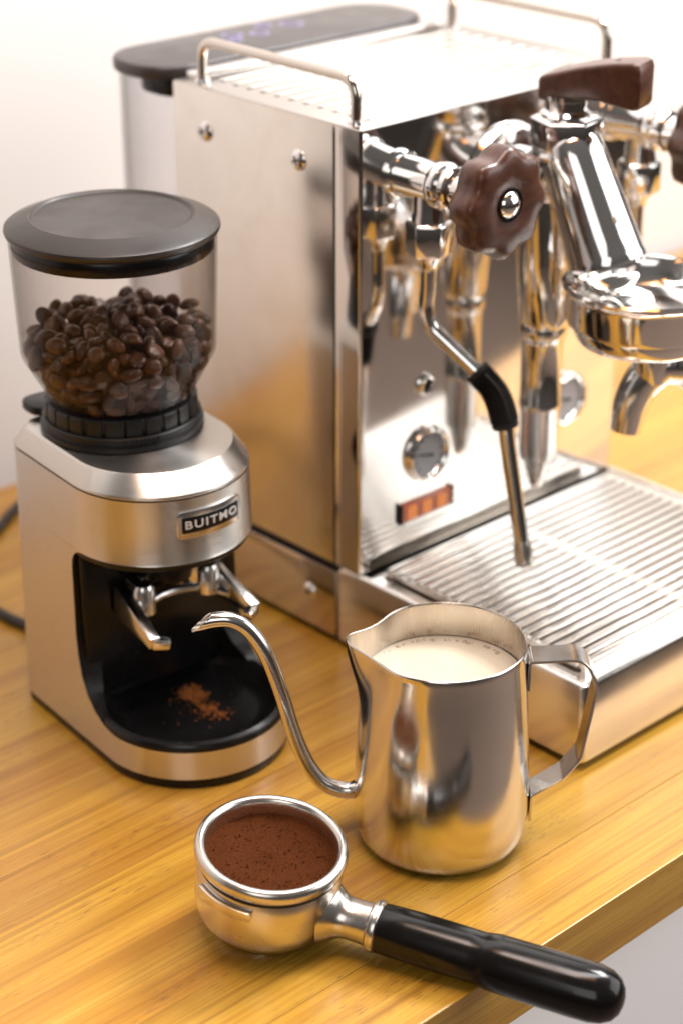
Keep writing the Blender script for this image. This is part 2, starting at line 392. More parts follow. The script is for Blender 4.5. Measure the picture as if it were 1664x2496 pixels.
def join(meshes):
    bm = bmesh.new()
    for m in meshes: bm.from_mesh(m); bpy.data.meshes.remove(m)
    me = bpy.data.meshes.new('j'); bm.to_mesh(me); bm.free(); return me
def boolean(target, cutters, op='DIFFERENCE'):
    o = bpy.data.objects.new('t', target); COL.objects.link(o); cs = []
    for c in cutters:
        co = bpy.data.objects.new('c', c); COL.objects.link(co); cs.append(co)
        md = o.modifiers.new('b', 'BOOLEAN'); md.operation = op; md.object = co; md.solver = 'EXACT'; md.material_mode = 'TRANSFER'
    dg = bpy.context.evaluated_depsgraph_get(); me = bpy.data.meshes.new_from_object(o.evaluated_get(dg))
    for x in [o]+cs: bpy.data.objects.remove(x)
    return me
def setmat(me, mat): me.materials.append(mat); return me

# ================================================================== THE SETTING
wall = link('wall', box((-2600, 596, -760), (3600, 640, 2600)), M['wall']); tag(wall, kind='structure')
flo = link('floor', box((-2600, -2600, -800), (3600, 596, -760)), M['floor']); tag(flo, kind='structure')

cab = link('white_cabinet', box((-700, 26, -758), (1150, 590, -36), 1.5), M['wall']); tag(cab, 'plain white cabinet front below the overhanging table edge', 'cabinet')
table = empty('wooden_table', (100, 290, -34), 0, 'honey coloured table top of glued pine boards under everything', 'table')
rng = random.Random(11)
y = 0.0; ri = 0
widths = [46, 38, 52, 41, 47, 36, 50, 43, 39, 48, 45, 50, 45]
for wd in widths:
    x = -760 + rng.uniform(-200, 0) + ri*13
    while x < 1200:
        ln = 2400
        g = 0.02
        b = 0.9 if ri == 0 else 0.12
        me = box((max(x, -760)+g, y+g, -34), (min(x+ln, 1200)-g, y+wd-g, rng.uniform(-0.03, 0.0)), 0.06 if ri else 0.6, 1 if ri else 2)
        if min(x+ln, 1200) - max(x, -760) > 20: link('plank', me, M['wood'], table, 'W', smooth=False)
        else: bpy.data.meshes.remove(me)
        x += ln
    y += wd; ri += 1

# ================================================================== ESPRESSO MACHINE
X0, X1 = 113.7, 334.0
XG = 226.0
mach = empty('espresso_machine', (224, 240, 0), 0, 'polished steel espresso machine with brown star knobs behind the milk pitcher', 'coffee machine')
W = lambda name, me, mat, parent=mach, **k: link(name, me, M[mat] if isinstance(mat, str) else mat, parent, 'W', **k)
W('inner_core', box((X0+3, 256, 10), (X1-3, 399, 303)), 'dark', smooth=False)
sp = W('side_panel', box((X0, 270.5, 52), (X0+2, 402, 307.6), 0.6), 'panel')
W('side_panel', box((X1-2, 270.5, 52), (X1, 402, 307.6), 0.6), 'panel')
# front panel, a folded sheet (U in plan)
fp = [(X0, 268.5), (X0, 252)] + [(X0+2-2*math.cos(t), 252-2*math.sin(t)) for t in (0.4, 0.8, 1.2)] + [(X0+2, 250), (X1-2, 250)] + \
     [(X1-2+2*math.sin(t), 252-2*math.cos(t)) for t in (0.4, 0.8, 1.2)] + [(X1, 252), (X1, 268.5), (X1-2, 268.5), (X1-2, 253), (X0+2, 253), (X0+2, 268.5)]
front = W('front_panel', prism(fp, 52, 307.6), 'mirror', auto=25)
W('back_panel', box((X0+2, 399.5, 10), (X1-2, 402, 307.6), 0.4), 'panel')
top = W('cup_tray', box((X0+0.3, 250.3, 304), (X1-0.3, 401.7, 308.4), 1.0), 'tray_top')
for k in range(11):
    yy = 264 + k*11.6
    W('rib', prism(rrect(X0+16, yy-2.2, X1-16, yy+2.2, 2.1, 4), 308.1, 309.4, 0.5, 2), 'grate', top)
W('rear_strip', box((X0+8, 392, 308), (X1-14, 400.5, 312), 1.2), 'mirror')
def screw(loc, axis, r, parent, mat='chrome'):
    ax = Vector(axis)
    o = W('screw', lathe([(0, 2.6), (r*0.45, 2.5), (r*0.8, 1.8), (r, 0.6), (r, -0.3)], 28, ax, loc), mat, parent)
    u = Vector((0, 0, 1)).cross(ax).normalized(); 
    ms = []
    for a in (0.4, 0.4+PI/2):
        d = u*math.cos(a)+Vector((0, 0, 1))*math.sin(a); e = ax.cross(d); c = Vector(loc)+ax*2.45
        V = []
        for s1 in (-1, 1):
            for s2 in (-1, 1):
                for s3 in (0, 1): V.append(c+d*(s1*r*0.45)+e*(s2*r*0.1)+ax*(s3*0.25))
        ms.append(fix(mesh(V, [(0, 1, 3, 2), (4, 6, 7, 5), (0, 4, 5, 1), (2, 3, 7, 6), (0, 2, 6, 4), (1, 5, 7, 3)])))
    W('screw_slot', join(ms), 'dark', o, smooth=False)
screw((X0, 374.5, 284), (-1, 0, 0), 5.8, sp); screw((X0, 297, 283.5), (-1, 0, 0), 5.8, sp)
screw((X0-0.6, 290, 27), (-1, 0, 0), 5.0, mach)
# base box and drip tray
W('base', box((X0-0.6, 268.6, 5), (X1+0.6, 402, 47), 0.8), 'rail')
def foot(x, yy): W('foot', lathe([(0, 0), (11, 0), (12, 1), (12, 5.2), (0, 5.2)], 32, None, (x, yy, 0)), 'black')
for x in (X0+22, X1-22):
    for yy in (102, 380): foot(x, yy)
def traysheet():
    ox0, oy0, ox1, oy1 = X0-0.8, 81.5, X1+1.2, 266.8
    outer = rrect(ox0, oy0, ox1, oy1, [2.5, 2.5, 4, 4], 5)
    def inset(d, r): return rrect(ox0+d, oy0+d, ox1-d, oy1-d, r, 5)
    rows = [(outer, 5.0), (outer, 48.6), (inset(0.8, [2.2, 2.2, 3.4, 3.4]), 50.6), (inset(2.2, [2, 2, 3, 3]), 51.6), (inset(3.6, [2, 2, 2.5, 2.5]), 51.2), (inset(5, [2]*4), 49.4)]
    ii = rrect(ox0+12, oy0+15, ox1-12, 243.0, 3, 5)
    rows += [(ii, 48.8), (ii, 30), ]
    V = []; F = []; n = len(outer)
    for pl, z in rows:
        for p in pl: V.append((p[0], p[1], z))
    for i in range(len(rows)-1):
        for k in range(n): F.append((i*n+k, i*n+(k+1) % n, (i+1)*n+(k+1) % n, (i+1)*n+k))
    F.append(tuple(range(n))); F.append(tuple((len(rows)-1)*n+k for k in range(n)))
    return fix(mesh(V, F))
tray = W('drip_tray', traysheet(), 'tray', auto=30)
W('tray_floor', box((X0+13, 97.5, 30.2), (X1-12.5, 241, 33), 0.5), 'tray_floor', tray, smooth=False)  # plate added so the gaps between the slats come out dark
# grate: frame and slats along the front edge direction
gx0, gx1, gy0, gy1 = X0+13.5, X1-13, 94, 241.5
grate = W('drip_grate', join([box((gx0, gy1-5, 46.5), (gx1, gy1, 54.2), 0.6), box((gx0, gy0, 46.5), (gx1, gy0+5.0, 54.2), 0.6),
                              box((gx0, gy0+5, 46.5), (gx0+3.2, gy1-5, 53.4), 0.5), box((gx1-3.2, gy0+5, 46.5), (gx1, gy1-5, 53.4), 0.5),
                              box((XG-4, gy0+5, 46.5), (XG+4, gy1-5, 52.0), 0.5)]), 'grate')
ns = 19; pitch = (gy1-gy0-10)/ns
slat_me = None
for k in range(ns):
    yy = gy0+5+pitch*(k+0.5)
    if slat_me is None:
        slat_me = prism(rrect(gx0+1.0, -2.35, gx1-1.0, 2.35, 2.2, 4), 51.5, 54.4, 0.7, 2)
    me = slat_me.copy(); me.transform(Matrix.Translation((0, yy*MM, 0)))
    W('slat', me, 'grate', grate)
# cup rails
def rail(x):
    yf, yb, zt = 262, 386, 331.5
    p = fillet([(x, yf, 306), (x, yf, zt), (x, yb, zt), (x, yb, 306)], 12, 10)
    o = W('cup_rail', tube(p, 2.9, 18), 'rail')
    for yy in (yf, yb): W('ferrule', lathe([(2.9, 1.6), (4.2, 1.5), (4.8, 0.6), (4.8, -0.6)], 28, None, (x, yy, 308.6)), 'chrome', o)
rail(X0+8.5); rail(X1-12)
# gauge, pilot, display on the front panel
def gauge(x, z, r, sub):
    g = W('pressure_gauge', lathe([(r-3, 2.2), (r-2.2, 4.2), (r-1, 5), (r+0.4, 4), (r+1, 1.5), (r+1, -0.4)], 56, (0, -1, 0), (x, 250, z)), 'chrome')
    W('dial', lathe([(0, 2.4), (r-2.6, 2.4), (r-2.6, 0)], 48, (0, -1, 0), (x, 250, z)), 'gauge_face', g)
    ms = []
    for k in range(11):
        a = math.radians(225-27*k); c, s = math.cos(a), math.sin(a); r0, r1 = r-6.2, r-3.9
        ms.append(fix(mesh([(x+c*r0-s*.25, 247.45, z+s*r0+c*.25), (x+c*r1-s*.25, 247.45, z+s*r1+c*.25), (x+c*r1+s*.25, 247.45, z+s*r1-c*.25), (x+c*r0+s*.25, 247.45, z+s*r0-c*.25),
                            (x+c*r0-s*.25, 247.7, z+s*r0+c*.25), (x+c*r1-s*.25, 247.7, z+s*r1+c*.25), (x+c*r1+s*.25, 247.7, z+s*r1-c*.25), (x+c*r0+s*.25, 247.7, z+s*r0-c*.25)],
                           [(0, 1, 2, 3), (4, 7, 6, 5), (0, 4, 5, 1), (1, 5, 6, 2), (2, 6, 7, 3), (3, 7, 4, 0)])))
    W('dial_mark', join(ms), 'dark', g, smooth=False)
    W('needle', tube([(x+3, 247.0, z-1), (x-9, 247.0, z+2.2)], [0.8, 0.35], 8), 'dark', g)
gauge(166, 112, 15.5, 0); gauge(286, 112, 15.5, 1)
pl = W('pilot_light', lathe([(3.2, 1.4), (3.8, 3.0), (5.2, 3.4), (6.2, 2.4), (6.4, -0.3)], 36, (0, -1, 0), (164, 250, 155)), 'chrome')
W('lens', lathe([(0, 2.6), (2, 2.4), (3.3, 1.3), (3.3, 0)], 24, (0, -1, 0), (164, 250, 155)), 'dark', pl)
dsp = W('display', prism(rrect(146, 74.5, 186, 85, 1, 3), 247.4, 250.1, 0.3, 1, 'Y'), 'amber_back')
W('display_bezel', box((144.4, 247.0, 73.6), (145.9, 250.2, 85.9), 0.2), 'dark', dsp); W('display_bezel', box((186.1, 247.0, 73.6), (187.4, 250.2, 85.9), 0.2), 'dark', dsp)
SEG = {'a': ((-1, 2), (1, 2)), 'g': ((-1, 0), (1, 0)), 'd': ((-1, -2), (1, -2)), 'f': ((-1, 0), (-1, 2)), 'b': ((1, 0), (1, 2)), 'e': ((-1, -2), (-1, 0)), 'c': ((1, -2), (1, 0))}
for i, cx in enumerate((153.5, 165.5, 177.5)):
    ms = []
    for s in 'abcdefg':
        (ax, az), (bx, bz) = SEG[s]; ms.append(box((cx+min(ax, bx)*2.2-0.8, 246.9, 79.7+min(az, bz)*1.55-0.7), (cx+max(ax, bx)*2.2+0.8, 247.39, 79.7+max(az, bz)*1.55+0.7), 0.1, 1))
    W('digit', join(ms), 'amber', dsp, smooth=False)

# ---- steam and water valves
def star_knob(c, parent):
    # star of eight lobes, axis towards -Y
    mod = lambda r, h, t: r*(1+0.066*math.cos(8*t+0.35)*min(1, (r/20))**2) if r > 12 else r
    prof = [(0, -10), (10, -10), (20, -9.6), (24.5, -8.5), (26.8, -6), (27.6, 0), (27.6, 4.5), (27.0, 7.0), (25.6, 8.8), (23, 9.7), (17, 10.0), (12, 9.6), (9, 8.8), (0, 8.4)]
    k = W('star_knob', lathe(prof, 128, (0, -1, 0), c, mod), 'walnut', parent, auto=60)
    W('hub_cap', lathe([(0, 13.0), (2.5, 12.7), (4.8, 11.6), (6.9, 9.8), (7.4, 8.0)], 40, (0, -1, 0), c), 'chrome', k)
    W('hub_ring', lathe([(7.4, 8.4), (7.6, 9.6), (8.6, 9.6), (9.0, 8.4)], 40, (0, -1, 0), c), 'handle', k)
def hexnut(c, r, h, parent, name='hex_nut', rnd=True):
    # vertical hex with chamfered ends
    V = []; F = []; rows = []
    for z, s in ((-h/2, 0.88), (-h/2+1.3, 1.0), (h/2-1.3, 1.0), (h/2, 0.88)):
        rows.append([(c[0]+r*s*math.cos(math.radians(60*k+12)), c[1]+r*s*math.sin(math.radians(60*k+12)), c[2]+z) for k in range(6)])
    for rr in rows: V += rr
    for i in range(3):
        for k in range(6): F.append((i*6+k, i*6+(k+1) % 6, (i+1)*6+(k+1) % 6, (i+1)*6+k))
    F += [(5, 4, 3, 2, 1, 0), tuple(range(18, 24))]
    me = fix(mesh(V, F))
    bm = bmesh.new(); bm.from_mesh(me); bmesh.ops.bevel(bm, geom=list(bm.edges), offset=0.5*MM, segments=2, profile=0.5, affect='EDGES'); bm.to_mesh(me); bm.free()
    return W(name, me, 'chrome', parent)
def valve(x, z, wand_path, rub):
    v = W('valve_body', lathe([(0, -1), (12.6, -1), (13.0, 0.6), (12.8, 2.6), (12.0, 3.4), (10.8, 3.6), (10.8, 26), (11.0, 28), (11.9, 28.6), (12.5, 30), (12.5, 33.4), (11.9, 34.8), (10.4, 35.2), (9.6, 35.6), (8.8, 40), (8.6, 61), (0, 61)], 72, (0, -1, 0), (x, 250, z)), 'chrome')
    W('retaining_ring', lathe([(8.8, 40), (11.2, 40.2), (11.8, 41.2), (11.2, 42.4), (8.8, 42.6)], 56, (0, -1, 0), (x, 250, z)), 'chrome', v)
    star_knob((x, 181, z), v)
    W('outlet', lathe([(0, 0), (8.6, 0), (8.8, -12), (9.6, -15), (9.6, -21), (0, -21)], 40, None, (x, 228, z-4)), 'chrome', v)
    hexnut((x, 228, z-30), 12.8, 19, v)
    W('nut_cone', lathe([(8.6, 0), (7.8, -2.4), (5.6, -5), (5.0, -9), (0, -9)], 40, None, (x, 228, z-38.6)), 'chrome', v)
    return v
vl = valve(142.6, 280.5, None, None)
vr = valve(316.0, 279.0, None, None)
e = Vector((0.353, -0.936, 0)); st = Vector((142.6, 228.0, 0))
wp = [(0.2, 241), (0, 222), (-0.6, 211), (3.0, 200.5), (12, 193), (31, 178.5), (41, 168.5), (46.6, 153), (50, 134), (61.6, 71.5)]
wpath = catmull([st+e*t+Vector((0, 0, z)) for t, z in wp], 8)
wand = W('steam_wand', tube(wpath, 4.3, 24), 'chrome', mach)
tipd = (wpath[-1]-wpath[-4]).normalized()
W('wand_tip', lathe([(4.2, -15), (4.6, -13), (5.2, -9), (5.5, -4), (5.4, -0.6), (5.0, 0.4), (0, 0.6)], 32, tipd, wpath[-1]), 'pf', wand)
seg = [p for p in wpath if 150 <= p.z <= 181.5]
grip = []
for i in range(len(seg)-1):
    for k in range(4): grip.append(seg[i].lerp(seg[i+1], k/4))
grip.append(seg[-1])
W('rubber_grip', tube(grip, [(7.2 if (i < 4 or i > len(grip)-7) else (7.8 if i % 2 else 6.7)) for i in range(len(grip))], 32), 'rubber', wand, auto=60)
tg, ng = frames(grip); side = [g + (Dv*-1)*7.2 + Rv*2.0 for g in grip[5:-6]]
W('grip_seam', tube(side, 0.9, 8), 'rubber', wand)
wr = catmull([Vector((316, 228, z)) + Vector((0.8, -0.2, 0))*t for t, z in ((0, 240), (0, 215), (3, 190), (14, 165), (22, 140))], 8)
W('water_wand', tube(wr, 4.3, 20), 'chrome')

# ---- brew group
def gp(yy, z): return Vector((XG, yy, z))
grp = W('brew_group', lathe([(0, -1), (30, -1), (31, 1), (30, 4.5), (26, 6.5), (0, 6.5)], 72, (0, -1, 0), (XG, 250, 262)), 'chrome')
W('group_neck', tube(catmull([gp(246, 262), gp(234, 263), gp(222, 266), gp(212, 272), gp(206, 284)], 8), [19 - 3.0*i/32 for i in range(33)], 40), 'chrome', grp)
W('group_column', lathe([(0, 0), (14, 0), (16, -2), (16.2, -40), (15.4, -72), (13.5, -78), (0, -80)], 56, (0, 0.06, 1), gp(221, 262)), 'chrome', grp)
ch = W('drain_chamber', lathe([(0, 186), (12.6, 186), (13.6, 184.5), (13.6, 178), (12.4, 176), (11.8, 174), (11.6, 138), (12.1, 137), (12.1, 134), (11.6, 133), (11.0, 106), (10.2, 102), (7.4, 100), (7.2, 97), (4.2, 85), (3.4, 83.6), (0, 83.6)], 56, None, (XG, 218, 0)), 'chrome', grp)
ax_t = (gp(174, 229)-gp(205, 287)).normalized()
L_ = (gp(174, 229)-gp(206, 289)).length
W('group_head', lathe([(0, -3), (15.5, -3), (17.0, -1.5), (17.8, 1), (18.4, 8), (19.4, 30), (20.4, 50), (21.2, L_-4), (21.6, L_-2), (21.2, L_+1), (19.2, L_+3), (0, L_+3)], 72, ax_t, gp(206, 289)), 'chrome', grp)
hs_t = -Dv - ax_t*(-Dv).dot(ax_t); hs_n = (hs_t.normalized()*0.9+Rv*0.43); hs_n = (hs_n-ax_t*hs_n.dot(ax_t)).normalized()
W('head_screw', lathe([(0, 1.4), (1.8, 1.2), (2.4, 0.3), (2.4, -1)], 20, hs_n, gp(206, 289)+ax_t*46+hs_n*20.0), 'steel', grp)
W('head_dome', lathe([(0, -2), (19, -2), (18.4, 4), (15, 11), (9, 16), (0, 18)], 56, ax_t, gp(174.5, 230)), 'chrome', grp)
BC = Vector((228.0, 149.0, 0))
bell = W('bell', lathe([(0, -15), (28, -15), (35, -13.5), (39, -9), (41.2, -2.5), (42.6, 0.0), (44.2, 0.6), (45.2, -0.4), (45.0, -2.2), (43.4, -4), (42.8, -6), (42.4, -20), (41.4, -22.5), (37.4, -24), (37.0, -30), (35, -32.5), (24, -33), (0, -33)], 96, None, (BC.x, BC.y, 225.5)), 'chrome', grp)
sc_ = Vector((237.5, 134.5, 0))
def leg(sg):
    u = Vector((0.55, -0.50, 0))*sg
    return tube(catmull([sc_+Vector((0, 0, 181)), sc_+u*9+Vector((0, 0, 179.5)), sc_+u*21+Vector((0, 0, 171)), sc_+u*29+Vector((0, 0, 157)), sc_+u*32+Vector((0, 0, 142))], 8), [12.0-3.6*(i/32)**1.5 for i in range(33)], 32)
W('spout_stem', lathe([(0, 196), (12, 196), (12.5, 190), (11.5, 178), (10, 172), (0, 171)], 40, None, sc_+Vector((-9, 7, 0))), 'chrome', grp)
for sg in (-1, 1): W('spout', leg(sg), 'chrome', grp)
W('portafilter_handle', lathe([(0, 34), (9, 36), (8, 46), (9.5, 52), (12, 53), (12, 56), (10.8, 57), (11.5, 90), (11, 105), (13, 115), (13, 150), (9, 160), (0, 163)], 40, (0.36, -0.92, -0.10), (BC.x, BC.y, 196)), 'handle', grp)
# top nut, stem and paddle
nt_c = gp(208.5, 296.0)
hexnut((nt_c.x, nt_c.y, nt_c.z-0.5), 19.6, 17.5, grp, 'cap_nut')
W('cap_washer', lathe([(0, -3), (19, -3), (19.6, -1), (18.6, 1), (0, 1)], 56, None, (XG, 207.5, 286)), 'chrome', grp)
W('valve_stem', lathe([(0, -4), (13.6, -4), (13.6, 3), (12.4, 4), (11.2, 5), (11.2, 10), (12.4, 10.6), (12.4, 13), (8, 13.4), (8, 11), (0, 11)], 48, None, (XG, 209.5, 303)), 'chrome', grp)
def paddle():
    # side outline in (u,z), extruded across; u runs along the paddle
    out = [(-12, 315), (-10.6, 313.2), (-8, 312.8), (4, 314.6), (14, 316), (24, 315.8), (36, 314.4), (42, 313.4), (44.4, 313.8), (45.6, 316), (45.6, 334.5), (44.2, 337.6), (41, 338.4), (28, 336.8), (12, 333.2), (-2, 328.8), (-9.4, 326.4), (-11.6, 325), (-12, 323)]
    me = prism(out, -10.5, 10.5, 2.2, 4, 'Y')
    return me
d_ = (Rv*math.cos(math.radians(30)) - Fh*math.sin(math.radians(30))); ang = math.atan2(d_.y, d_.x)
pm = paddle(); pm.transform(Matrix.Translation(Vector((XG, 210, 0))*MM) @ Matrix.Rotation(ang, 4, 'Z'))
pad = W('paddle_handle', pm, 'walnut', grp, auto=50)
gm = join([prism([(0, 329.0), (30, 336.9), (30, 337.45), (0, 329.6)], -1.0, 1.0, 0.2, 1, 'Y')]); gm.transform(Matrix.Translation(Vector((XG, 210, 0))*MM) @ Matrix.Rotation(ang, 4, 'Z'))
W('groove', gm, 'handle', pad)

# ================================================================== CLEAR TANK BEHIND
tank = empty('water_tank', (212, 436, 0), 0, 'clear water tank with dark touch-icon lid behind the espresso machine', 'water tank')
tp = rrect(107, 406, 330, 468, [30, 30, 26, 26], 10)
def shell(poly_o, poly_i, z0, z1):
    n = len(poly_o); V = [(*p, z0) for p in poly_o]+[(*p, z1) for p in poly_o]+[(*p, z1) for p in poly_i]+[(*p, z0+2) for p in poly_i]; F = []
    for i in range(3):
        for k in range(n): F.append((i*n+k, i*n+(k+1) % n, (i+1)*n+(k+1) % n, (i+1)*n+k))
    F.append(tuple(range(n))); F.append(tuple(3*n+k for k in range(n)))
    return fix(mesh(V, F))
link('tank_body', shell(rrect(110, 406.5, 327, 465, [28, 28, 24, 24], 10), rrect(112, 408.5, 325, 463, [26, 26, 22, 22], 10), 24, 304), M['tank'], tank, 'W')
link('tank_base', prism(rrect(108, 405.5, 329, 467, [28, 28, 24, 24], 10), 0, 24, 2), M['black'], tank, 'W')
lidt = link('tank_lid', prism(tp, 305, 313, 2.2, 3), M['tank_lid'], tank, 'W')
link('lid_skirt', prism(rrect(125, 409.5, 322, 460, [22, 22, 22, 22], 10), 292, 306, 0.8, 2), M['satin_black'], lidt, 'W')
for ix, iy, r in ((176, 442, 4.2), (196, 447, 6.5), (212, 440, 6), (243, 446, 7.5), (228, 455, 5), (190, 436, 4)):
    link('touch_icon', lathe([(r-1.3, 0.25), (r, 0.25), (r, 0), (r-1.3, 0)], 24, None, (ix, iy, 313.05), closed=True), M['violet'], lidt, 'W')

# ================================================================== COFFEE GRINDER
gr = empty('coffee_grinder', (-5, 305, 0), math.radians(-6.5), 'brushed steel coffee grinder with a black lidded hopper of beans', 'coffee grinder')
G = lambda name, me, mat, parent=gr, **k: link(name, me, M[mat] if isinstance(mat, str) else mat, parent, 'L', **k)
def dplan(hw, yb, yc, rc, n=40, rf=None):
    """D plan: flat back with rounded corners, straight sides, round front centred at y=yc"""
    out = []
    for k in range(9):
        t = math.radians(90*k/8); out.append((hw-rc+rc*math.cos(t), yb-rc+rc*math.sin(t)))
    for k in range(9):
        t = math.radians(90+90*k/8); out.append((-hw+rc+rc*math.cos(t), yb-rc+rc*math.sin(t)))
    for k in range(n+1):
        t = PI+PI*k/n; out.append((hw*math.cos(t), yc+(rf or hw)*math.sin(t)))
    return out
def loft(rows, cap=True):
    n = len(rows[0][0]); V = []; F = []
    for pl, z in rows: V += [(p[0], p[1], z) for p in pl]
    for i in range(len(rows)-1):
        for k in range(n): F.append((i*n+k, i*n+(k+1) % n, (i+1)*n+(k+1) % n, (i+1)*n+k))
    if cap: F.append(tuple(range(n))); F.append(tuple((len(rows)-1)*n+k for k in range(n)))
    return fix(mesh(V, F))
# the C shaped body: lofted D, opening cut from the side
def zrow(z): return dplan(51.5-2.8*z/155, 40, -58 if z < 60 else -30.5-27.5*max(0, (118-z)/58), 14, 48)
rows = [(zrow(z), z) for z in (6, 20, 40, 59.9, 80, 100, 118, 136, 152.2)]
body = setmat(loft(rows), M['brushed'])
op = [(-26.5, 106), (-27.2, 110.5), (-29.5, 114), (-33, 116.4), (-37, 117)] + [(-140, 117), (-140, 22)] + [(-64, 22), (-53, 23.5), (-44, 27.5), (-37, 34), (-31.8, 43), (-28.9, 54), (-27.4, 66)]
cut = setmat(prism(op, -80, 80, 0, 1, 'X'), M['black'])
cut2 = setmat(lathe([(0, 14), (46.5, 14), (46.5, 60), (0, 60)], 72, None, (0, -58, 0)), M['black'])
bodym = boolean(body, [cut, cut2])
gb = G('body_shell', bodym, None, auto=32)
# black liner proud of the opening edges
op2 = [(-27.5, 103), (-29, 109), (-32, 112.5), (-37, 113.6)]
G('base_foot', loft([(dplan(49.7, 38, -58, 13, 48), 0), (dplan(50.7, 39, -58, 13, 48), 1.5), (dplan(50.7, 39, -58, 13, 48), 6.2)]), 'black')
# head cap
cap = G('head_cap', loft([(dplan(48.6, 40, -30.5, 14, 48), 153.0), (dplan(48.9, 40.2, -30.5, 14, 48), 153.6), (dplan(48.6, 40, -30.5, 14, 48), 154.8), (dplan(43.6, 35, -28, 12, 48, 42), 163.2), (dplan(42.4, 34, -28, 11.5, 48, 41), 164.0), (dplan(38, 30, -28, 9, 48, 37), 164.2)]), 'brushed', auto=20)
G('seam', loft([(dplan(47.9, 39.4, -30.5, 14, 48), 151.8), (dplan(47.9, 39.4, -30.5, 14, 48), 153.4)]), 'dark')
# head underside ring and chute
G('head_underside', loft([(dplan(47.9, -2, -30.5, 1, 48), 113.0), (dplan(49.0, -2, -30.5, 1, 48), 114.5), (dplan(49.4, -2, -30.5, 1, 48), 117.3)]), 'black')
G('chute', join([lathe([(0, 114), (17, 114), (16, 106), (12, 98), (11, 92), (0, 92)], 36, None, (0, -42, 0)), box((-13, -40, 88), (13, -24, 114), 2)]), 'black')
# column liner with raised border
lin = prism(rrect(-46.5, 24, 46.5, 116, 6, 6), -30.5, -24, 1.5, 2, 'Y')
G('liner', lin, 'satin_black')
# dish in the base
dish = G('catch_dish', lathe([(0, 15.5), (20, 15.6), (34, 16.4), (40, 18.6), (43.5, 22), (45.4, 25.4), (47.5, 26.6), (49.8, 25.8), (51.0, 24.0), (51.0, 22.1), (47, 21.5)], 96, None, (0, -58, 0)), 'satin_black')
# fork
def bar(a, b, w0, h0, w1, h1, bev=0.8):
    a, b = Vector(a), Vector(b); t = (b-a).normalized(); s = t.cross(Vector((0, 0, 1))).normalized(); u = s.cross(t)
    V = []
    for p, w_, h_ in ((a, w0, h0), (b, w1, h1)):
        for x, z in ((-1, -1), (1, -1), (1, 1), (-1, 1)): V.append(p+s*(x*w_/2)+u*(z*h_/2))
    me = fix(mesh(V, [(0, 1, 2, 3), (4, 7, 6, 5), (0, 4, 5, 1), (1, 5, 6, 2), (2, 6, 7, 3), (3, 7, 4, 0)]))
    bm = bmesh.new(); bm.from_mesh(me); bmesh.ops.bevel(bm, geom=list(bm.edges), offset=bev*MM, segments=2, profile=0.5, affect='EDGES'); bm.to_mesh(me); bm.free()
    return me
fork = G('fork', join([tube(catmull([(-27, -56, 78), (-19, -45, 79.5), (-8, -40, 80), (0, -39, 80), (8, -40, 80), (19, -45, 79.5), (27, -56, 78)], 8), 2.7, 14),
                       tube([(-16, -37, 91.5), (16, -37, 91.5)], 2.4, 14), prism([(-22, -48), (-13, -42), (-11, -32), (-22, -32)], 79, 92.5, 1.5), prism([(22, -48), (13, -42), (8, -32), (22, -32)], 79, 94.5, 1.5)]), 'cast')
for s in (-1, 1):
    arm = G('fork_arm', join([bar((s*27, -34, 83), (s*31, -75, 75.5), 7, 19, 6, 7, 1.2), bar((s*31.5, -73, 75.5), (s*23.5, -77.5, 74.2), 5.6, 6.4, 5.6, 5.2, 1.2)]), 'cast', fork)
    G('fork_boss', lathe([(0, 95), (4.4, 94.4), (5.8, 92), (6.2, 78.5), (0, 78)], 24, None, (s*20, -47, 0)), 'cast', fork)
# collar
def notch(r, h, t):
    if 170.5 < h < 180.5 and (math.degrees(t) % 15) < 2.6: return r-1.1
    return r
G('collar_flange', lathe([(0, 164.2), (41.6, 164.2), (42.6, 165), (42.6, 167.4), (41.2, 167.8), (40.8, 168.3), (41.4, 168.8), (41.4, 171.6), (40.6, 172.4), (0, 172.4)], 96), 'collar')
col = G('collar_ring', lathe([(0, 172), (39.6, 172), (39.9, 172.6), (39.6, 180.4), (38.9, 181.4), (36, 181.8), (35.4, 180), (0, 180)], 240, None, (0, 0, 0), notch), 'collar', auto=30)
for k in range(10):
    t = math.radians(238 + k*3.1)
    me = box((-0.35, -0.5, 168.9), (0.35, 0.6, 171.5), 0.1, 1); me.transform(Matrix.Rotation(t-PI/2, 4, 'Z') @ Matrix.Translation((0, 41.5*MM, 0)))
    G('scale_mark', me, 'collar', col)
me = prism(rrect(-34, 30, -12, 52, [5, 8, 8, 2], 5), 164.4, 169.5, 1.2, 2); G('lock_tab', me, 'black')
# hopper (double walled clear shell)
hop = G('hopper', lathe([(36.6, 179.5), (36.9, 182), (49.4, 205.0), (50.2, 207.5), (52.4, 265), (51.2, 265), (49.0, 207.8), (48.2, 205.8), (35.6, 182.4), (35.2, 179.5)], 128), 'hopper', auto=30)
lid = G('hopper_lid', lathe([(0, 276.4), (39.2, 276.4), (39.8, 276.7), (40.6, 277.5), (41.6, 277.8), (42.8, 277.4), (52.6, 273.6), (53.9, 272.6), (54.2, 271.4), (53.7, 269.8), (52.6, 269.2), (50.8, 269.2), (50.5, 262.5), (49.4, 262), (48.6, 268), (0, 268)], 128), 'lid', auto=25)
G('lid_gasket', lathe([(50.55, 260.6), (50.95, 261.2), (50.95, 267.5), (50.55, 268.2)], 128, closed=True), 'satin_black', lid)
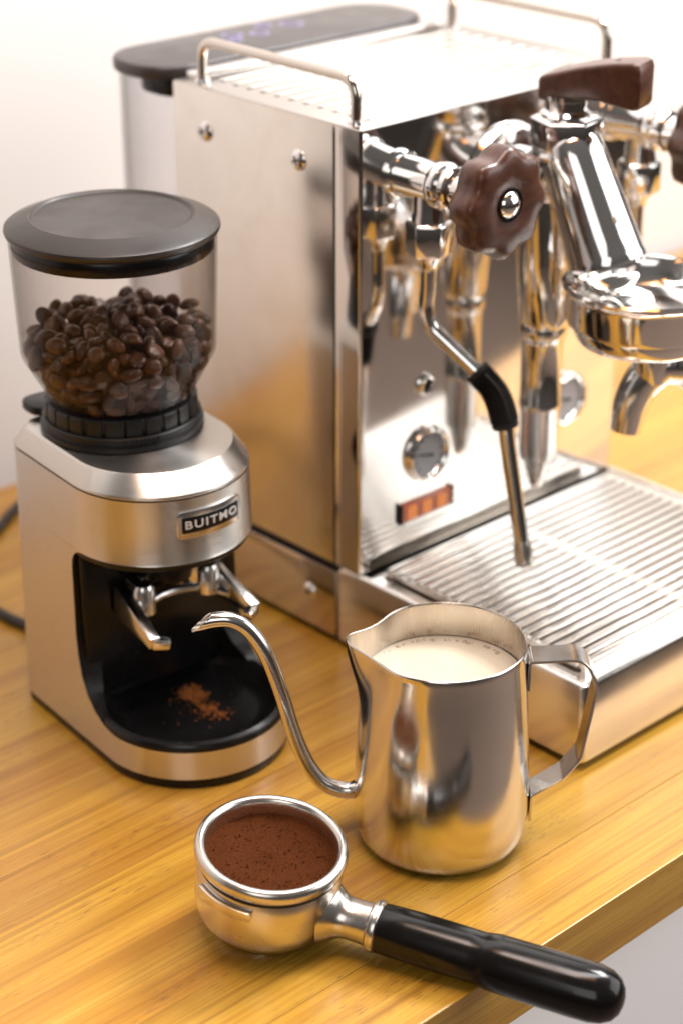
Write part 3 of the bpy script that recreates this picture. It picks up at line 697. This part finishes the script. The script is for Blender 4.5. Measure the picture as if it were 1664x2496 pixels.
# badge on the head front
def curved(me, R=49.0, yc=-30.5):
    """x -> arc length around the front, y -> height, z -> outward"""
    for v in me.vertices:
        x, yv, zz = v.co.x/MM, v.co.y/MM, v.co.z/MM
        t = x/R; rr = R+zz
        v.co = Vector((rr*math.sin(t), yc-rr*math.cos(t), yv))*MM
    return me
def grid_plate(x0, x1, z0, z1, r, h0, h1, n=24):
    poly = rrect(x0, z0, x1, z1, r, 5)
    # strips for smooth bending
    bm = bmesh.new(); me = prism(poly, h0, h1, 0.35, 2); bm.from_mesh(me); bpy.data.meshes.remove(me)
    for k in range(1, n):
        x = x0+(x1-x0)*k/n
        bmesh.ops.bisect_plane(bm, geom=list(bm.verts)+list(bm.edges)+list(bm.faces), plane_co=(x*MM, 0, 0), plane_no=(1, 0, 0))
    me = bpy.data.meshes.new('gp'); bm.to_mesh(me); bm.free(); return me
BX0, BX1 = -17.0, 23.0
badge = G('badge', curved(grid_plate(BX0, BX1, 131.0, 146.0, 3.0, -0.3, 1.0)), 'cast', auto=40)
G('badge_field', curved(grid_plate(BX0+2.6, BX1-2.2, 134.0, 142.8, 0.6, 0.5, 1.25)), 'satin_black', badge)
fc = bpy.data.curves.new('t', 'FONT'); fc.body = 'BUITMO'; fc.size = 0.0060; fc.extrude = 0.0002; fc.offset = 0.00012; fc.space_character = 1.22; fc.align_x = 'CENTER'; fc.align_y = 'CENTER'
fo = bpy.data.objects.new('t', fc); COL.objects.link(fo)
tm = bpy.data.meshes.new_from_object(fo.evaluated_get(bpy.context.evaluated_depsgraph_get())); bpy.data.objects.remove(fo)
xs = [v.co.x for v in tm.vertices]; sx = (BX1-BX0-8.5)*MM/(max(xs)-min(xs)); mx_ = (max(xs)+min(xs))/2
for v in tm.vertices: v.co = Vector(((v.co.x-mx_)*sx+(BX0+BX1)/2*MM, v.co.y+0.1384, v.co.z+0.0013))
G('lettering', curved(tm), 'white', badge, smooth=False)
# side dial
G('side_dial', lathe([(0, 9), (9, 9), (11, 8), (11.6, 6), (11.6, 0)], 48, (1, 0, 0), (49.0, -6, 96)), 'black')

# power cord
cp = catmull([(2, 346, 30), (0, 362, 10), (-6, 392, 5), (-10, 412, 3.4), (-11, 435, 3.4), (-6, 470, 3.4), (20, 502, 3.4), (54, 525, 3.4), (78, 541, 3.4), (120, 560, 3.4), (220, 575, 3.4)], 10)
tag(link('power_cord', tube(cp, 3.2, 12), M['cord']), 'black power cord looping on the table behind the coffee grinder', 'cord')

# ================================================================== COFFEE BEANS IN THE HOPPER
def bean_mesh(seed):
    r = random.Random(seed); a, b_, c = 5.7*r.uniform(0.92, 1.07), 4.3*r.uniform(0.92, 1.07), 3.8*r.uniform(0.9, 1.1)
    V = []; F = []; nu, nv = 14, 9
    for i in range(nv+1):
        ph = -PI/2+PI*i/nv
        for k in range(nu):
            t = 2*PI*k/nu
            x, yv, z = math.sin(ph), math.cos(ph)*math.cos(t), math.cos(ph)*math.sin(t)
            z2 = z
            z2 = math.copysign(abs(z)**0.8, z)
            if z < 0: z2 = z2*0.5
            g = 0.0
            if z < 0.15: g = math.exp(-((yv+0.12*math.sin(2.6*x))/0.16)**2)*0.42*max(0, 1-x**4)
            V.append((a*x, b_*yv, c*(z2+g)+c*0.2))
    for i in range(nv):
        for k in range(nu): F.append((i*nu+k, i*nu+(k+1) % nu, (i+1)*nu+(k+1) % nu, (i+1)*nu+k))
    me = fix(mesh(V, F)); 
    bm = bmesh.new(); bm.from_mesh(me); bmesh.ops.remove_doubles(bm, verts=bm.verts, dist=1e-6); bm.to_mesh(me); bm.free()
    me.polygons.foreach_set('use_smooth', [True]*len(me.polygons)); me.materials.append(M['bean']); return me
BM = [bean_mesh(s) for s in range(5)]
GM = ROOT[gr.name]
brng = random.Random(5)
def wall_r(z): return 35.8+(z-182)*(48.4-35.8)/(205.8-182) if z < 205.8 else 48.4+(z-205.8)*0.04
def heap(x, yv): 
    r2 = (x*x+yv*yv)/(48*48)
    return 220.5-4*r2 + 2.5*math.sin(x*0.13+1)*math.cos(yv*0.11)
pts = []
camdir = Vector((-Fh.x, -Fh.y, 0)); camdir.rotate(Matrix.Rotation(math.radians(4.4), 3, 'Z'))
def ok(p, dmin): return all((p-q[0]).length > dmin for q in pts)
# top layer and a second layer peeping through
for layer, (dz, dmin, cnt) in enumerate(((0, 7.5, 4000), (-5.4, 7.0, 1500))):
    for _ in range(cnt):
        rr = 43.4*math.sqrt(brng.random()); t = brng.random()*2*PI; x, yv = rr*math.cos(t), rr*math.sin(t)
        p = Vector((x, yv, heap(x, yv)+dz+brng.uniform(-1.2, 1.2)))
        if ok(p, dmin): pts.append((p, Vector((0, 0, 1)), 0.75))
# against the wall facing the camera
wl = []
for _ in range(9000):
    t = math.atan2(camdir.y, camdir.x)+brng.uniform(-1.75, 1.75); z = brng.uniform(184.5, 216)
    r = wall_r(z)-4.4; p = Vector((r*math.cos(t), r*math.sin(t), z))
    if z < heap(p.x, p.y)-2 and ok(p, 7.5): pts.append((p, Vector((math.cos(t), math.sin(t), -0.35 if z < 205 else 0)), 0.6))
pts.sort(key=lambda q: -(q[0].dot(camdir)+q[0].z*0.5))
fill = pts[300:]; pts = pts[:300]
def bean_matrix(p, nrm, jit):
    q = (nrm+Vector((brng.gauss(0, jit), brng.gauss(0, jit), brng.gauss(0, jit)))).normalized()
    if brng.random() < 0.45: q = -q
    m = q.to_track_quat('Z', 'Y').to_matrix().to_4x4()
    return Matrix.Translation(p*MM) @ m @ Matrix.Rotation(brng.random()*2*PI, 4, 'Z')
for p, nrm, jit in pts:
    o = bpy.data.objects.new('coffee_bean', BM[brng.randrange(5)]); COL.objects.link(o)
    o.matrix_world = GM @ bean_matrix(p, nrm, jit)
    tag(o, 'dark roasted coffee bean heaped inside the clear grinder hopper', 'coffee bean', 'coffee beans in the hopper')
bm = bmesh.new()
for p, nrm, jit in fill:
    me = BM[brng.randrange(5)].copy(); me.transform(bean_matrix(p, nrm, jit)); bm.from_mesh(me); bpy.data.meshes.remove(me)
core = lathe([(0, 183), (29, 183), (40.5, 205), (41, 208), (30, 212), (0, 213)], 40); bm.from_mesh(core); bpy.data.meshes.remove(core)
me = bpy.data.meshes.new('f'); bm.to_mesh(me); bm.free(); me.transform(GM)
tag(link('bean_filling', me, M['bean'], None, 'L', auto=60), 'mass of dark coffee beans filling the lower hopper', 'coffee beans', kind='stuff')

# spilled grounds in the dish
def crumbs():
    ms = []
    r = random.Random(3)
    spots = [((9.5, -44, 17), 6.5, 260, 1.0), ((8, -60, 16.6), 5.0, 70, 0.9), ((9, -70, 16.8), 6, 40, 0.8), ((4, -56, 16.5), 16, 60, 0.5)]
    for c, s, n, k in spots:
        for _ in range(n):
            x, yv = c[0]+r.gauss(0, s*0.55), c[1]+r.gauss(0, s*0.62); q = r.uniform(0.35, 1.0)*k
            if n == 240: zz = 15.9+q*0.6+2.4*math.exp(-((x-c[0])**2+(yv-c[1])**2)/(s*s*0.35))*r.random()
            else: zz = 15.8+q*0.5
            b2 = bmesh.new(); bmesh.ops.create_icosphere(b2, subdivisions=1, radius=q*MM)
            for v in b2.verts: v.co = Vector((v.co.x*r.uniform(.7, 1.3)+x*MM, v.co.y*r.uniform(.7, 1.3)+yv*MM, v.co.z*r.uniform(.6, 1)+zz*MM))
            m2 = bpy.data.meshes.new('c'); b2.to_mesh(m2); b2.free(); ms.append(m2)
    return join(ms)
me = crumbs(); me.transform(GM)
tag(link('spilled_grounds', me, M['crumbs'], None, smooth=False), 'crumbs of brown ground coffee spilled in the black grinder dish', 'ground coffee', kind='stuff')

# ================================================================== MILK PITCHER
PC = Vector((21.1, 94.2, 0))
pang = math.atan2(-Rv.y, -Rv.x)                        # lip direction (image left)
pit = empty('milk_pitcher', PC, 0, 'steel milk pitcher with a long gooseneck spout and strap handle', 'pitcher')
Pp = lambda name, me, mat, parent=pit, **k: link(name, me, M[mat] if isinstance(mat, str) else mat, parent, 'L', **k)
def lipmod(r, h, t):
    if h < 76: return r
    d = (t-pang+PI) % (2*PI)-PI
    k = min(1, max(0, (h-76)/33.6)); k = k*k*(3-2*k)
    return r + k*(8.2*math.exp(-(d/0.25)**2) - 1.7*math.exp(-((abs(d)-0.58)/0.28)**2))
prof = [(0, 0.8), (30, 0.8), (33, 0), (36, 0.3), (38.6, 1.6), (40.6, 4.2), (42.0, 8.5), (42.8, 14), (43.0, 22), (42.7, 35), (42.0, 52), (41.2, 66), (40.5, 78), (39.9, 88), (39.4, 96), (39.1, 102), (39.0, 106), (39.0, 108.8), (38.8, 109.5), (38.4, 109.7), (38.0, 109.4), (37.9, 108.6),
        (37.9, 104), (38.3, 96), (38.8, 88), (39.4, 78), (40.0, 66), (40.8, 52), (41.6, 35), (41.6, 14), (38, 4), (0, 2.5)]
pm_ = lathe(prof, 192, None, (0, 0, 0), lipmod)
for v in pm_.vertices:   # lip rises slightly at its point
    x, yv, z = v.co/MM; d = (math.atan2(yv, x)-pang+PI) % (2*PI)-PI
    k = min(1, max(0, (z-90)/19)); v.co.z += (1.6*math.exp(-(d/0.2)**2) - 0.8*math.exp(-((abs(d)-0.6)/0.3)**2))*k*MM
pm_.materials.append(M['steel']); 
for p in pm_.polygons:
    c = p.center/MM
    p.material_index = 1 if (p.normal.x*c.x+p.normal.y*c.y < 0 and c.z > 6 and math.hypot(c.x, c.y) > 20) else 0
pbody = link('pitcher_body', pm_, None, pit, 'L', auto=50); pm_.materials.append(M['inner_steel'])
uL = -Rv
def tz(t, z, q=0.0): return uL*t + Fh*q + Vector((0, 0, z))
gn = catmull([tz(38, 27), tz(45, 25.2), tz(52, 26.2), tz(58.5, 30), tz(64.6, 38.4), tz(69.5, 50), tz(73.5, 63), tz(77.5, 79), tz(83.3, 98), tz(88, 108.5), tz(94, 116.8), tz(101, 121.0), tz(108, 121.2), tz(115, 119.6)], 8)
def goose():
    n = 28; T, Ns = frames(gn); V = []; F = []; rows = len(gn)
    R0 = [4.15 - 0.45*min(1, i/60) + (1.6*math.exp(-(i/5.0)**2)) for i in range(rows)]
    for layer, dr in ((0, 0.0), (1, -0.75)):
        for i, p in enumerate(gn):
            b = T[i].cross(Ns[i]); r = R0[i]+dr
            # oblique cut at the mouth
            k = max(0.0, (i-(rows-8))/7.0)
            for j in range(n):
                t = 2*PI*j/n; o = Ns[i]*(r*math.cos(t))+b*(r*math.sin(t))
                v = p+o + T[i]*(k*(-o.z/r*6.0))
                V.append(v)
    for layer in (0, 1):
        o = layer*rows*n
        for i in range(rows-1):
            for j in range(n): F.append((o+i*n+j, o+i*n+(j+1) % n, o+(i+1)*n+(j+1) % n, o+(i+1)*n+j))
    a = (rows-1)*n; b0 = rows*n+a
    for j in range(n): F.append((a+j, a+(j+1) % n, b0+(j+1) % n, b0+j))
    for j in range(n): F.append((j, (j+1) % n, rows*n+(j+1) % n, rows*n+j))
    return fix(mesh(V, F))
gm_ = goose(); gn_o = Pp('gooseneck_spout', gm_, 'steel', auto=60); gm_.materials.append(M['inner_steel'])
half = (len(gn)-1)*28
for p_ in gm_.polygons:
    if half <= p_.index < 2*half: p_.material_index = 1  # inside of the spout in darker steel: enclosed shade put into its colour
hp = fillet([tz(-39.8, 86.5), tz(-40.0, 101.8), tz(-66.5, 103.2), tz(-72.8, 88), tz(-66.8, 48), tz(-58.5, 36.2), tz(-43.9, 26.0), tz(-43.5, 12)], [0, 2.4, 10, 14, 10, 8, 1.5, 0], 8)
Pp('handle', sweep_rect(hp, Fh, 15.5, 1.5, 0.3), 'steel', auto=30)
# milk with bubbles
MZ = 90.5
mk = lathe([(0, MZ), (20, MZ), (32, MZ), (36.6, MZ+0.1), (38.2, MZ+0.5), (38.4, MZ-2), (0, MZ-4)], 128, None, PC)
milk = link('milk', mk, M['milk']); tag(milk, 'creamy milk with small bubbles inside the steel pitcher', 'milk')
brg = random.Random(21)
for k in range(64):
    far = brg.random() < 0.8
    base_t = math.atan2(Fh.y, Fh.x)
    t = base_t + (brg.gauss(0, 0.75) if far else brg.uniform(-PI, PI)); q = brg.choice([0.25, 0.3, 0.35, 0.4, 0.5, 0.6, 0.8, 1.15]) 
    rr = 36.6 - q - abs(brg.gauss(0, 1.3))
    c = PC+Vector((rr*math.cos(t), rr*math.sin(t), MZ))
    link('bubble', lathe([(0, 0.62*q), (0.5*q, 0.5*q), (0.85*q, 0.25*q), (1.05*q, 0.02), (1.15*q, -0.1)], 14, None, c), M['bubble'], milk)

# ================================================================== PORTAFILTER
hd = Vector((0.425, -0.905, 0)).normalized()            # handle heading
tv = hd*7.0 + Vector((hd.y, -hd.x, 0))*3.3               # leans towards the handle and a little to the viewer
tilt = Matrix.Rotation(math.radians(tv.length), 3, Vector((0, 0, 1)).cross(tv.normalized()))
pr = empty('portafilter', (-91.0, 99.0, 2.2), 0, 'steel portafilter full of ground coffee with a long black handle', 'portafilter', None, tilt)
Q = lambda name, me, mat, parent=pr, **k: link(name, me, M[mat] if isinstance(mat, str) else mat, parent, 'L', **k)
ZB = 2.4
basket = Q('basket_body', lathe([(0, 1), (20, 1), (21.5, 1.4), (22.5, 3.5), (27, 5.2), (30.4, 8), (32.4, 12), (33.3, 17), (33.6, 36.5), (32.9, 37.6), (32.9, 39.6), (33.9, 40.4), (34.9, 42), (35.2, 44), (34.8, 46), (33.6, 47.3), (32.2, 47.6), (30.9, 47), (30.1, 45.6), (29.7, 43), (29.3, 34), (0, 33)], 128), 'pf', auto=38)
Q('rim_groove', lathe([(32.6, 37.5), (33.0, 37.8), (33.0, 39.5), (32.6, 39.8)], 96, closed=True), 'dark', basket)
def arcblock(t0, t1, r0, r1, z0, z1, n=10, slope=0.0):
    V = []; F = []
    for k in range(n+1):
        t = t0+(t1-t0)*k/n; dz = slope*k/n; c, s = math.cos(t), math.sin(t)
        V += [(r0*c, r0*s, z0+dz), (r1*c, r1*s, z0+dz), (r1*c, r1*s, z1), (r0*c, r0*s, z1)]
    for k in range(n):
        for j in range(4): F.append((k*4+j, k*4+(j+1) % 4, k*4+4+(j+1) % 4, k*4+4+j))
    F += [(0, 1, 2, 3), (n*4+3, n*4+2, n*4+1, n*4)]
    me = fix(mesh(V, F)); bm = bmesh.new(); bm.from_mesh(me)
    es = [e_ for e_ in bm.edges if len(e_.link_faces) == 2 and e_.calc_face_angle(0) > 0.6]
    bmesh.ops.bevel(bm, geom=es, offset=0.5*MM, segments=2, profile=0.5, affect='EDGES'); bm.to_mesh(me); bm.free(); return me
ta = math.atan2(-Fh.y, -Fh.x)                            # towards the camera
tl = ta-0.62
Q('lug', arcblock(tl-0.42, tl+0.42, 33.0, 36.6, 29.5, 36.0, 12, 1.5), 'pf')
Q('lug', arcblock(tl+PI-0.42, tl+PI+0.42, 33.0, 36.6, 29.5, 36.0, 12, 1.5), 'pf')
Q('bottom_tab', arcblock(ta-0.45, ta+0.1, 16, 22.6, -0.6, 3.2, 8), 'pf')
lax = (hd+Vector((0, 0, 0.05))).normalized()                                                  # local frame: handle lies in the local XY plane
def hl(prof, mat, name, parent=pr, n=64, **k): return Q(name, lathe(prof, n, lax, (0, 0, 17.0)), mat, parent, **k)
neck = hl([(0, 28), (15.5, 30), (13.2, 33.5), (11.2, 36), (10.0, 38.5), (9.6, 42), (9.7, 47), (10.2, 52.4), (0, 53)], 'pf', 'neck')
hl([(0, 51.4), (10.6, 51.4), (12.0, 52.4), (12.4, 54), (12.0, 55.6), (11, 56.4), (0, 56.4)], 'pf', 'neck_ring', neck)
hl([(0, 55.5), (11.0, 55.6), (11.5, 57), (11.9, 70), (12.0, 84), (11.9, 98), (11.8, 103), (12.3, 106), (12.9, 109.5), (13.0, 115), (13.2, 130), (13.3, 148), (13.1, 156), (12.0, 161.5), (9.6, 165.8), (6.0, 168.4), (2.5, 169.3), (0, 169.4)], 'handle', 'handle')
# coffee puck
def puck():
    n, m_ = 120, 34; V = []; F = []; r = random.Random(8)
    V.append((0, 0, 38.8))
    ph = [(r.uniform(0.15, 0.6), r.uniform(0, 6.28), r.uniform(0, 6.28)) for _ in range(9)]
    def hz(x, yv):
        z = 38.6
        for f_, a, b2 in ph: z += 0.11*math.sin(f_*(x*math.cos(a)+yv*math.sin(a))+b2)
        return z
    for i in range(1, m_+1):
        rr = 29.6*i/m_
        for k in range(n):
            t = 2*PI*k/n; x, yv = rr*math.cos(t), rr*math.sin(t); edge = max(0, (rr-27.6)/2.0)
            V.append((x, yv, hz(x, yv)+r.gauss(0, 0.10)+ 0.9*edge*(0.5+0.5*math.sin(3*t+1))))
    for k in range(n): F.append((0, 1+k, 1+(k+1) % n))
    for i in range(m_-1):
        for k in range(n): F.append((1+i*n+k, 1+(i+1)*n+k, 1+(i+1)*n+(k+1) % n, 1+i*n+(k+1) % n))
    return fix(mesh(V, F))
def grains():
    r = random.Random(4); bm = bmesh.new()
    for _ in range(420):
        q = r.choice([0.16, 0.2, 0.25, 0.3, 0.4]); rr = 29*math.sqrt(r.random()); t = r.random()*2*PI
        mat_ = Matrix.Translation(Vector((rr*math.cos(t), rr*math.sin(t), 38.8+r.uniform(-0.1, 0.35)))*MM) @ Matrix.Rotation(r.random()*3, 4, 'X') @ Matrix.Rotation(r.random()*3, 4, 'Z') @ Matrix.Diagonal((q*MM*1.5, q*MM, q*MM*0.7, 1))
        bmesh.ops.create_icosphere(bm, subdivisions=1, radius=1.0, matrix=mat_)
    me = bpy.data.meshes.new('g'); bm.to_mesh(me); bm.free(); return me
me = join([puck(), grains()]); me.transform(ROOT[pr.name])
tag(link('ground_coffee', me, M['grounds'], None, auto=0), 'dark brown ground coffee filling the portafilter basket', 'ground coffee', kind='stuff')
